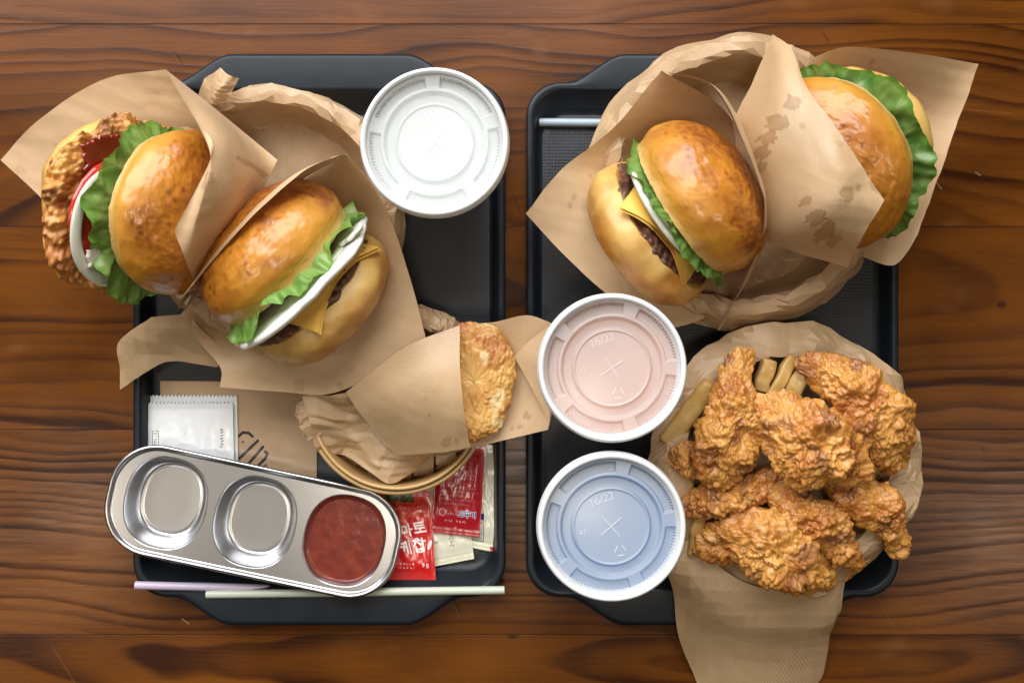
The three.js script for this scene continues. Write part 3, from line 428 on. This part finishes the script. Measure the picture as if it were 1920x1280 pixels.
// ---------- hash brown and its sleeve ----------
{
  const g = grid(300, 130, (u, v) => {
    const a = u * Math.PI * 2, th = v * Math.PI, ca = Math.cos(a), sa = Math.sin(a), e = 1 / Math.pow(Math.abs(ca) ** 2.5 + Math.abs(sa) ** 2.5, 1 / 2.5), rr = Math.pow(Math.sin(th), 0.5) * e * (1 + 0.03 * noise(ca * 3, sa * 3, 7)), x = ca * rr * 0.0285, z = sa * rr * 0.0425 * (1 - 0.10 * ca), y = 0.0075 * Math.cos(th);
    const d = 0.0014 * (0.5 - worley(x * 260, y * 260, z * 180)) + 0.0016 * noise(x * 80, y * 80, z * 80) + 0.0005 * noise(x * 500, y * 500, z * 500), n = fbm(x * 55, y * 55, z * 55, 4), f = noise(x * 300, y * 300, z * 300), rim = sstep(0.75, 1, rr / e);
    let c = mix3([0.60, 0.34, 0.085], [0.46, 0.18, 0.026], clamp(0.4 + 1.6 * n + 0.3 * f)); c = mix3(c, [0.34, 0.10, 0.014], clamp(sstep(0.1, 0.4, n + 0.3 * f) * 0.6 + 0.35 * rim * sstep(-0.1, 0.3, n + 0.2))); c = mix3(c, [0.74, 0.60, 0.32], sstep(0.25, 0.45, noise(x * 95 + 3, y * 95, z * 60)) * 0.6);
    return { p: [x + ca * d, y + d, z + sa * d], c };
  }, true);
  const m = new THREE.Mesh(g, friedMat); m.name = 'hash_brown'; m.castShadow = m.receiveShadow = true; m.position.copy(P(889, 716, 66)); m.rotation.y = -0.12; m.userData = { label: 'golden oval hash brown sticking out of its paper sleeve', category: 'hash brown' }; scene.add(m);
  const s = thing('hash_brown_sleeve', 'striped kraft paper sleeve holding the hash brown', 'paper sleeve');
  put('front_sheet', sheet([[[648, 735, 64], [705, 690, 72], [770, 645, 77], [862, 610, 79]], [[675, 775, 64], [730, 740, 80], [800, 705, 87], [862, 690, 88]], [[715, 820, 60], [770, 790, 77], [830, 775, 86], [870, 770, 87]], [[745, 853, 57], [790, 850, 65], [840, 846, 72], [882, 838, 73]]], { nu: 90, nv: 80, amp: 0.0005, freq: 24, seed: 31, turn: 0.9, stains: st([[838, 826, 66, 9, 0.55], [857, 826, 66, 5, 0.6], [828, 622, 70, 6, 0.4], [800, 745, 78, 3, 0.4], [806, 778, 77, 2.5, 0.5]]) }), kraft, s);
  put('back_sheet', sheet([[[648, 737, 58], [740, 660, 56], [865, 612, 58], [930, 603, 64], [988, 591, 74], [1036, 606, 70]], [[680, 780, 52], [760, 720, 54], [870, 680, 56], [940, 668, 56], [985, 655, 66], [1040, 660, 66]], [[712, 822, 52], [780, 780, 54], [880, 760, 56], [940, 750, 56], [990, 740, 60], [1042, 740, 60]], [[746, 855, 54], [800, 851, 54], [886, 839, 58], [940, 826, 60], [990, 815, 62], [1028, 806, 62]]], { nu: 90, nv: 70, amp: 0.0004, freq: 22, seed: 33, turn: 0.9, stains: st([[988, 780, 60, 7, 0.7], [960, 803, 60, 4, 0.6], [975, 800, 60, 4, 0.6]]) }), kraftPlain, s);
  put('folded_corner', sheet([[[963, 668, 66], [1000, 632, 72], [1040, 604, 74]], [[985, 705, 65], [1012, 680, 70], [1042, 650, 70]], [[1030, 790, 63], [1036, 740, 64], [1044, 700, 64]]], { nu: 40, nv: 40, amp: 0.0003, seed: 35 }), kraftPlain, s);
}

// ---------- lidded drinks ----------
const font = await new FontLoader().loadAsync('fonts/droid/droid_sans_regular.typeface.json');
const lidMat = new THREE.MeshPhysicalMaterial({ color: new THREE.Color(0.72, 0.73, 0.73), roughness: 0.25, transparent: true, opacity: 0.38, side: THREE.DoubleSide, specularIntensity: 0.8 });
const lidRimMat = new THREE.MeshPhysicalMaterial({ color: new THREE.Color(0.76, 0.77, 0.77), roughness: 0.35 });
const cupMat = new THREE.MeshPhysicalMaterial({ color: new THREE.Color(0.80, 0.80, 0.80), roughness: 0.5 });
const slitMat = new THREE.MeshPhysicalMaterial({ color: new THREE.Color(0.86, 0.87, 0.87), roughness: 0.35, transparent: true, opacity: 0.45 });
function lidHeight(r, a) {
  const seg = ((a / (Math.PI * 2) * 5) % 1 + 1) % 1, inSeg = sstep(0.09, 0.115, seg) * (1 - sstep(0.885, 0.91, seg));
  let y = -0.0045;                                                    // centre disc
  y = mix(y, -0.0078, sstep(0.0252, 0.0262, r)); y = mix(y, -0.0030, sstep(0.0318, 0.0332, r));
  const ribs = Math.pow(0.5 + 0.5 * Math.sin(a * 130), 2), well = sstep(0.0352, 0.0358, r) * (1 - sstep(0.0405 + 0.0018 * (1 - ribs), 0.0425, r));
  y -= 0.0034 * well * inSeg; y = mix(y, 0, sstep(0.0442, 0.0452, r));
  if (r < 0.0262 && r > 0.0244) y += 0.0008; return y;
}
const lidPanel = grid(1040, 74, (u, v) => { const a = u * Math.PI * 2, r = 0.0455 * Math.pow(v, 0.8); return { p: [Math.cos(a) * r, lidHeight(r, a), Math.sin(a) * r] }; }, true);
const lidRim = lathe([[0.0446, -0.0012], [0.0452, 0.0002], [0.0462, 0.0008], [0.0474, 0.0005], [0.0481, -0.0008], [0.0483, -0.004], [0.0488, -0.0048], [0.0490, -0.0085], [0.0486, -0.0098], [0.0476, -0.0098], [0.0472, -0.004]], 160);
function drink(cx, cy, liquid, turn, code, label) {
  const g = thing('drink_cup', label, 'cup', 'white lidded drink cups'); g.position.copy(P(cx, cy, 129)).setY(0.0036); g.rotation.y = turn;
  const top = 0.1255;
  put('cup_body', lathe([[0, 0.004], [0.0290, 0.004], [0.0292, 0], [0.0300, 0.0002], [0.0448, 0.1165], [0.0465, 0.1175], [0.0466, 0.119], [0.0452, 0.1198], [0.0440, 0.1185], [0.0292, 0.006], [0, 0.006]], 128), cupMat, g);
  put('drink', lathe([[0, 0.1135], [0.0432, 0.1135], [0.0425, 0.109], [0, 0.109]], 96), new THREE.MeshPhysicalMaterial({ color: new THREE.Color(...liquid), roughness: 0.2 }), g);
  const lid = put('lid', lidPanel, lidMat, g); lid.position.y = top;
  put('rim', lidRim, lidRimMat, lid);
  for (const r of [0.6, 0.6 + Math.PI / 2]) { const s = put('straw_slit', new THREE.BoxGeometry(0.0175, 0.0005, 0.00045), slitMat, lid); s.position.y = -0.0042; s.rotation.y = r; }
  const txt = (str, size, x, z, rot) => { const t = new TextGeometry(str, { font, size, depth: 0.0003, curveSegments: 3 }); t.computeBoundingBox(); t.translate(-t.boundingBox.max.x / 2, 0, 0); t.rotateX(-Math.PI / 2); t.rotateY(rot); const m = put('embossed_lettering', t, slitMat, lid); m.position.set(x, -0.0045, z); };
  txt('16/22', 0.0048, -0.006 * Math.cos(turn) + 0.017 * Math.sin(turn), -0.016, 0.35 - turn); txt(code, 0.003, -0.019, 0.003, 0.1 - turn);
  const tri = []; for (let i = 0; i < 3; i++) { const b = new THREE.BoxGeometry(0.0045, 0.0003, 0.0006); b.translate(0, 0, 0.003); b.rotateY(i * 2.094); tri.push(b); } put('recycling_mark', mergeGeometries(tri), slitMat, lid).position.set(0.004, -0.0043, 0.0165);
}
drink(814, 265, [0.74, 0.78, 0.76], 0.35, '45', 'white lidded cup whose drink looks milky clear, beside the bare tray handle');
drink(1149, 690, [0.66, 0.35, 0.25], 0, '12', 'white lidded cup with pink peach coloured drink');
drink(1147.5, 989, [0.045, 0.19, 0.44], 0.12, '47', 'white lidded cup with blue drink');

// ---------- steel sauce dish ----------
{
  const steel = new THREE.MeshPhysicalMaterial({ color: new THREE.Color(0.62, 0.62, 0.63), metalness: 1, roughness: 0.30 }), brushed = dataTex(256, 256, (x, y) => { const q = 0.5 + 0.5 * noise(x * 0.02, y * 0.9, 2); return [q, q, q]; }, false);
  steel.bumpMap = brushed; steel.bumpScale = 0.00003;
  const g = thing('sauce_dish', 'stainless steel dish with three wells, one filled with red sauce', 'dish');
  g.position.copy(P(476, 978, 34)); g.rotation.set(0, -0.218, 0); g.rotateZ(-0.045);
  const a = 0.1085, b = 0.0405, se = (hx, hz, e) => (t) => { const c = Math.cos(t), s = Math.sin(t); return [hx * Math.sign(c) * Math.abs(c) ** (2 / e), hz * Math.sign(s) * Math.abs(s) ** (2 / e)]; };
  const ringed = (list, n = 220) => grid(n, list.length - 1, (u, v) => { const [f, y, ox = 0] = list[Math.round(v * (list.length - 1))], [x, z] = f(u * Math.PI * 2); return { p: [x + ox, y, z], t: [x * 8, z * 8] }; }, true);
  const out = (o) => (t) => { // rectangle with large round corners, walked by length
    const hx = a - o, hz = b - o, r = 0.0345 - o, A = 2 * (hx - r), B = 2 * (hz - r), C = Math.PI / 2 * r, seg = [B, C, A, C, B, C, A, C], cen = [[hx - r, hz - r], [-hx + r, hz - r], [-hx + r, -hz + r], [hx - r, -hz + r]];
    let q = t / (Math.PI * 2) * 2 * (A + B + 2 * C), i = 0; while (i < 7 && q > seg[i]) { q -= seg[i]; i++; }
    if (i % 2) { const [cx, cz] = cen[(i - 1) / 2], w = (i - 1) / 2 * Math.PI / 2 + q / r; return [cx + r * Math.cos(w), cz + r * Math.sin(w)]; }
    return [[hx, -hz + r + q], [hx - r - q, hz], [-hx, hz - r - q], [-hx + r + q, -hz]][i / 2]; };
  put('rim', ringed([[out(0.0015), -0.013], [out(0.0003), -0.003], [out(-0.0008), -0.0006], [out(-0.0012), 0.0006], [out(-0.0004), 0.0016], [out(0.0008), 0.0018], [out(0.0018), 0.0010], [out(0.0024), -0.0002], [out(0.0034), -0.0008], [out(0.0042), -0.0006]], 320), steel, g);
  const shape = new THREE.Shape(); for (let i = 0; i < 160; i++) { const [x, z] = out(0.0041)(i / 160 * Math.PI * 2); i ? shape.lineTo(x, -z) : shape.moveTo(x, -z); }
  const wx = [-0.0665, 0.0005, 0.0680], W = se(0.0305, 0.0345, 2.35);
  for (const x of wx) { const h = new THREE.Path(); for (let i = 0; i < 90; i++) { const [p, q] = W(-i / 90 * Math.PI * 2); i ? h.lineTo(p + x, -q) : h.moveTo(p + x, -q); } shape.holes.push(h); }
  const plate = new THREE.ShapeGeometry(shape, 4); plate.rotateX(-Math.PI / 2); plate.translate(0, -0.0006, 0); put('plate', plate, steel, g);
  for (const x of wx) put('well', ringed([[se(0.0305, 0.0345, 2.35), -0.0006, x], [se(0.0300, 0.0340, 2.35), -0.0009, x], [se(0.0292, 0.0332, 2.35), -0.0022, x], [se(0.0275, 0.0315, 2.35), -0.007, x], [se(0.0255, 0.0295, 2.35), -0.0135, x], [se(0.0240, 0.0280, 2.35), -0.0165, x], [se(0.0222, 0.0262, 2.35), -0.0178, x], [se(0.0210, 0.0250, 2.35), -0.0170, x], [se(0.0200, 0.0240, 2.35), -0.0172, x], [se(0.010, 0.012, 2.4), -0.0173, x], [se(0.00001, 0.00001, 2), -0.0173, x]], 140), steel, g);
  const sauce = grid(120, 40, (u, v) => { const [x, z] = se(0.0282 * v, 0.0322 * v, 2.35)(u * Math.PI * 2), y = 0.00022 * fbm(x * 130, z * 130, 2, 4) + 0.00012 * (0.5 - worley(x * 260, z * 260, 1)) * sstep(0.3, 0.7, 0.5 + noise(x * 60, z * 60)) + (v > 0.95 ? 0.0006 : 0); const n = fbm(x * 90, z * 90, 6, 3); return { p: [x, y, z], c: mix3([0.14, 0.008, 0.002], [0.21, 0.021, 0.003], clamp(0.4 + 1.5 * n)) }; }, true);
  const m = new THREE.Mesh(sauce, new THREE.MeshPhysicalMaterial({ vertexColors: true, roughness: 0.4, clearcoat: 0.3, clearcoatRoughness: 0.12 })); m.name = 'chili_sauce'; m.castShadow = m.receiveShadow = true; m.userData = { label: 'thick red chili sauce filling one well of the steel dish', category: 'sauce' };
  g.updateMatrixWorld(); m.position.set(wx[2], -0.0052, 0).applyMatrix4(g.matrixWorld); m.quaternion.copy(g.quaternion); scene.add(m);
}

// ---------- sachets, wipes, napkin ----------
const cnv = (w, h, f) => { const c = document.createElement('canvas'); c.width = w; c.height = h; f(c.getContext('2d'), w, h); const t = new THREE.CanvasTexture(c); t.colorSpace = THREE.SRGBColorSpace; return t; };
const HANGUL = { to: [[15, 8, 85, 8], [15, 8, 15, 50], [15, 29, 80, 29], [15, 50, 85, 50], [50, 52, 50, 78], [5, 80, 95, 80]], ma: [[12, 20, 50, 20], [12, 20, 12, 65], [50, 20, 50, 65], [12, 65, 50, 65], [72, 5, 72, 95], [72, 48, 95, 48]], ke: [[10, 20, 48, 20], [48, 20, 40, 70], [12, 42, 46, 42], [62, 10, 62, 90], [50, 45, 62, 45], [84, 5, 84, 95]], chap: [[30, 4, 50, 4], [12, 16, 62, 16], [38, 16, 12, 48], [38, 24, 62, 48], [78, 4, 78, 52], [78, 26, 95, 26], [25, 60, 25, 95], [75, 60, 75, 95], [25, 78, 75, 78], [25, 95, 75, 95]], o: [[30, 10, 70, 10], [70, 10, 78, 28], [78, 28, 70, 46], [70, 46, 30, 46], [30, 46, 22, 28], [22, 28, 30, 10], [50, 50, 50, 74], [5, 78, 95, 78]], ttu: [[8, 10, 45, 10], [8, 10, 8, 42], [8, 42, 45, 42], [55, 10, 92, 10], [55, 10, 55, 42], [55, 42, 92, 42], [5, 60, 95, 60], [50, 60, 50, 95]], gi: [[10, 12, 50, 12], [50, 12, 40, 75], [78, 5, 78, 95]] };
function glyph(c, name, x, y, s, lw, col) { c.strokeStyle = col; c.lineWidth = lw; c.lineCap = 'round'; c.lineJoin = 'round'; for (const [a, b, d, e] of HANGUL[name]) { c.beginPath(); c.moveTo(x + a * s / 100, y + b * s / 100); c.lineTo(x + d * s / 100, y + e * s / 100); c.stroke(); } }
function smallPrint(c, x, y, w, rows, lh, col, size) { c.strokeStyle = col; c.lineWidth = size * 0.16; for (let r = 0; r < rows; r++) { const wl = w * (0.65 + 0.35 * rnd()); for (let q = 0; q < wl; q += size * 1.15) { if (rnd() < 0.12) continue; const X = x + q, Y = y + r * lh; for (let k = 0; k < 3; k++) { c.beginPath(); c.moveTo(X + rnd() * size * 0.9, Y + rnd() * size); c.lineTo(X + rnd() * size * 0.9, Y + rnd() * size); c.stroke(); } } } }
// flat pouch between four corner pixels (top left, top right, bottom right, bottom left)
function pouch(name, corners, mm, bulge, map, label, category, group, { zig = 0, rough = 0.3, seed = 0 } = {}) {
  const [a, b, c, d] = corners.map(([x, y]) => P(x, y, mm)), nu = 120, nv = 60;
  const at = (u, v, s) => { const e = Math.min(u, 1 - u, 1), f = Math.min(v, 1 - v), pil = sstep(0, 0.16, e) * sstep(0.06, 0.24, f), zz = zig && v < 0.03 ? zig * Math.abs(((u * 24) % 1) - 0.5) * 2 : 0; const p = a.clone().lerp(b, u).lerp(d.clone().lerp(c, u), v + zz * (v < 0.001 ? 1 : 0)); p.y += s * (0.00035 + bulge * pil * (1 + 0.5 * noise(u * 3 + seed, v * 3, seed)) + (s > 0 ? 0.0004 * noise(u * 9 + seed, v * 9, 2) * (0.3 + pil) + (f < 0.07 ? 0.00015 * Math.sin(v * 900) : 0) : 0)) * (s > 0 ? 1 : 0.15); return p; };
  const g = mergeGeometries([grid(nu, nv, (u, v) => ({ p: at(u, v, 1).toArray(), t: [u, 1 - v] })), grid(nu, nv, (u, v) => ({ p: at(1 - u, v, -1).toArray(), t: [1 - u, 1 - v] }))]);
  const m = new THREE.Mesh(g, new THREE.MeshPhysicalMaterial({ map, roughness: rough, clearcoat: 0.5, clearcoatRoughness: 0.15, side: THREE.DoubleSide })); m.name = name; m.castShadow = m.receiveShadow = true; m.userData = { label, category }; if (group) m.userData.group = group; scene.add(m); return m;
}
{
  const napkin = cnv(1024, 840, (c, w, h) => {
    const im = c.createImageData(w, h); for (let y = 0; y < h; y++) for (let x = 0; x < w; x++) { const q = 1 + 0.09 * fbm(x / 60, y / 60, 4, 3) + 0.06 * noise(x * 0.5, y * 0.5, 3), o = (y * w + x) * 4, e = enc([0.44 * q, 0.295 * q, 0.165 * q]); im.data[o] = e[0] * 255; im.data[o + 1] = e[1] * 255; im.data[o + 2] = e[2] * 255; im.data[o + 3] = 255; } c.putImageData(im, 0, 0);
    const sx = w / 294, T = (x, y) => [(x - 300) * sx, (y - 713) * sx]; c.strokeStyle = c.fillStyle = '#2b2320'; c.lineCap = 'round'; c.lineWidth = 5.2 * sx;
    const ln = (...p) => { c.beginPath(); p.forEach(([x, y], i) => { const q = T(x, y); i ? c.lineTo(...q) : c.moveTo(...q); }); c.stroke(); };
    ln([447, 812], [455, 805], [466, 806], [473, 812]); ln([447, 853], [483, 820]); ln([463, 864], [493, 831]); ln([480, 868], [497, 852], [501, 843], [497, 840]); c.beginPath(); c.arc(...T(455, 822), 2 * sx, 0, 7); c.fill();
    c.save(); c.translate(...T(467, 886)); c.rotate(-0.42); c.font = 'bold ' + 13.5 * sx + 'px sans-serif'; c.fillText('BURGER', -12 * sx, 0); c.restore();
  });
  pouch('paper_napkin_bag', [[300, 714], [593, 716], [594, 965], [303, 965]], 4.6, 0.0002, napkin, 'flat brown paper bag printed with a dark striped burger emblem', 'paper bag', null, { rough: 0.7 });
  const wipe = (box) => cnv(512, 560, (c, w, h) => { c.fillStyle = '#e9ebea'; c.fillRect(0, 0, w, h); c.fillStyle = '#dcdfe0'; c.fillRect(0, 0, w, 46); if (box) { c.strokeStyle = '#555'; c.lineWidth = 3; c.strokeRect(58, 170, 34, 110); for (const [x, y0, n] of [[64, 178, 6], [440, 160, 7]]) for (let i = 0; i < n; i++) { c.lineWidth = 2.5; for (let k = 0; k < 5; k++) { c.beginPath(); c.moveTo(x + rnd() * 20, y0 + i * 16 + rnd() * 12); c.lineTo(x + rnd() * 20, y0 + i * 16 + rnd() * 12); c.stroke(); } } } });
  pouch('wet_wipe_packet', [[277, 739], [444, 739], [447, 920], [280, 920]], 6, 0.0006, wipe(false), 'white wet wipe packet lying beneath the other, only its edges showing', 'wipe packet', 'white wet wipe packets', { zig: 0.035, rough: 0.25, seed: 3 });
  pouch('wet_wipe_packet_001', [[265, 752], [436, 751], [440, 935], [270, 935]], 8.5, 0.0012, wipe(true), 'white wet wipe packet with boxed print, on top of the other', 'wipe packet', 'white wet wipe packets', { zig: 0.035, rough: 0.25, seed: 6 });
  const cream = (kind) => cnv(420, 760, (c, w, h) => {
    c.fillStyle = '#dcd9bd'; c.fillRect(0, 0, w, h); c.fillStyle = '#e6e3cc'; c.fillRect(30, 70, w - 60, h - 140);
    if (kind) { smallPrint(c, 190, 30, 40, 22, 24, '#55606a', 16); c.strokeStyle = '#1d3f80'; c.lineWidth = 6; c.strokeRect(120, 500, 120, 200); c.fillStyle = '#1d3f80'; c.fillRect(120, 500, 120, 40); smallPrint(c, 135, 560, 90, 5, 28, '#1d3f80', 16); c.fillStyle = '#c8202c'; c.fillRect(w - 110, h - 36, 70, 36); }
    else { c.fillStyle = '#33566e'; c.font = 'bold 44px sans-serif'; c.fillText('kcal', 30, 560); c.save(); c.translate(250, 620); c.rotate(-1.5); c.fillStyle = '#444'; c.font = '52px monospace'; c.fillText('2024', 0, 0); c.restore(); }
  });
  pouch('mayonnaise_sachet', [[868, 832], [942, 834], [939, 1037], [862, 1022]], 5.2, 0.0016, cream(true), 'cream coloured sachet with blue table print along the tray wall', 'sachet', 'cream sachets', { seed: 8 });
  pouch('mayonnaise_sachet_001', [[782, 905], [868, 890], [889, 1047], [806, 1063]], 6.5, 0.0016, cream(false), 'cream coloured sachet stamped 2024 poking out under the red sachets', 'sachet', 'cream sachets', { seed: 9 });
  const redB = cnv(440, 760, (c, w, h) => { c.fillStyle = '#b81c28'; c.fillRect(0, 0, w, h); c.fillStyle = '#a81824'; c.fillRect(0, h - 70, w, 70); smallPrint(c, 60, 60, 330, 14, 34, '#e8a6a4', 20); c.fillStyle = '#f2f2f2'; c.strokeStyle = '#f2dede'; c.lineWidth = 5; c.beginPath(); c.arc(95, 585, 28, 0, 7); c.stroke(); smallPrint(c, 78, 572, 30, 2, 18, '#f2dede', 12); for (const [n, i] of [['o', 0], ['ttu', 1], ['gi', 2]]) { glyph(c, n, 236 + i * 56, 562, 52, 15, '#ffffff'); glyph(c, n, 236 + i * 56, 562, 52, 8, '#1d3a86'); } smallPrint(c, 140, 585, 80, 1, 20, '#c8d2f0', 20); smallPrint(c, 120, 640, 260, 1, 30, '#f0caca', 22); c.beginPath(); c.arc(220, 705, 12, 0, 7); c.fillStyle = '#e07878'; c.fill(); });
  pouch('ketchup_sachet', [[822, 822], [912, 828], [899, 1007], [806, 997]], 10.5, 0.0022, redB, 'red sachet showing its printed back with small white text', 'sachet', 'red ketchup sachets', { seed: 11 });
  const redA = cnv(480, 780, (c, w, h) => { c.fillStyle = '#cf1f1e'; c.fillRect(0, 0, w, h); for (let i = 0; i < 900; i++) { c.fillStyle = ['#e8561f', '#d93a1a', '#f08a3a', '#b81515'][i % 4]; c.globalAlpha = 0.5; c.beginPath(); c.arc(rnd() * w, 60 + rnd() * 190, 2 + rnd() * 6, 0, 7); c.fill(); } c.globalAlpha = 1; for (let i = 0; i < 160; i++) { c.fillStyle = ['#1c3a1a', '#2f5a24', '#122412', '#5c7a34'][i % 4]; c.beginPath(); c.ellipse(110 + rnd() * 230, 40 + rnd() * 60, 12, 5, rnd() * 3, 0, 7); c.fill(); }
    c.save(); c.translate(95, 300); c.rotate(-0.16); ['to', 'ma', 'to'].forEach((n, i) => glyph(c, n, i * 112, 0, 104, 15, '#fbf3ee')); ['ke', 'chap'].forEach((n, i) => glyph(c, n, 60 + i * 122, 128, 116, 15, '#fbf3ee')); c.fillStyle = '#fbf3ee'; c.beginPath(); c.ellipse(325, 200, 15, 42, 0.5, 0, 7); c.fill(); c.restore(); smallPrint(c, 150, 585, 160, 2, 30, '#f6d8d0', 24); c.fillStyle = '#f8e6e0'; c.font = 'bold 44px sans-serif'; c.fillText('9 g', 370, 620); c.fillStyle = '#a81412'; c.fillRect(0, h - 46, w, 4); });
  pouch('ketchup_sachet_001', [[694, 915], [806, 918], [818, 1098], [716, 1099]], 11.5, 0.0024, redA, 'red ketchup sachet with brushed white Korean lettering beside the steel dish', 'sachet', 'red ketchup sachets', { seed: 14 });
}

// ---------- straws ----------
function straw(x0, y0, m0, x1, y1, m1, colour, bend, label) {
  const a = P(x0, y0, m0), b = P(x1, y1, m1), L = a.distanceTo(b), pr = []; const R = 0.0031;
  for (let i = 0; i <= 260; i++) { const s = i / 260 * L; let r = R; if (bend && Math.abs(s - bend) < 0.0065) r = R + 0.0004 * Math.sin((s - bend) * 4200); pr.push([r, s]); }
  for (let i = 260; i >= 0; i -= 20) pr.push([R - 0.0003, i / 260 * L]);
  const m = new THREE.Mesh(lathe(pr, 28), new THREE.MeshPhysicalMaterial({ color: colour, roughness: 0.3, transmission: 0.25, thickness: 0, side: THREE.DoubleSide })); m.name = 'drinking_straw'; m.castShadow = m.receiveShadow = true;
  m.position.copy(a); m.quaternion.setFromUnitVectors(new THREE.Vector3(0, 1, 0), b.clone().sub(a).normalize()); m.userData = { label, category: 'straw', group: 'bendy drinking straws' }; scene.add(m); return m;
}
straw(253, 1097, 23.5, 640, 1106, 9, new THREE.Color(0.66, 0.56, 0.70), 0.048, 'lilac bendy straw running under the steel dish');
straw(387, 1114, 19, 946, 1106, 21, new THREE.Color(0.66, 0.72, 0.58), 0.044, 'pale green bendy straw running under the steel dish').name = 'drinking_straw_001';
straw(1011, 229, 7, 1190, 231, 7, new THREE.Color(0.50, 0.60, 0.70), 0, 'pale blue straw lying in the tray beneath the cheeseburger paper').name = 'drinking_straw_002';

renderer.render(scene, camera);
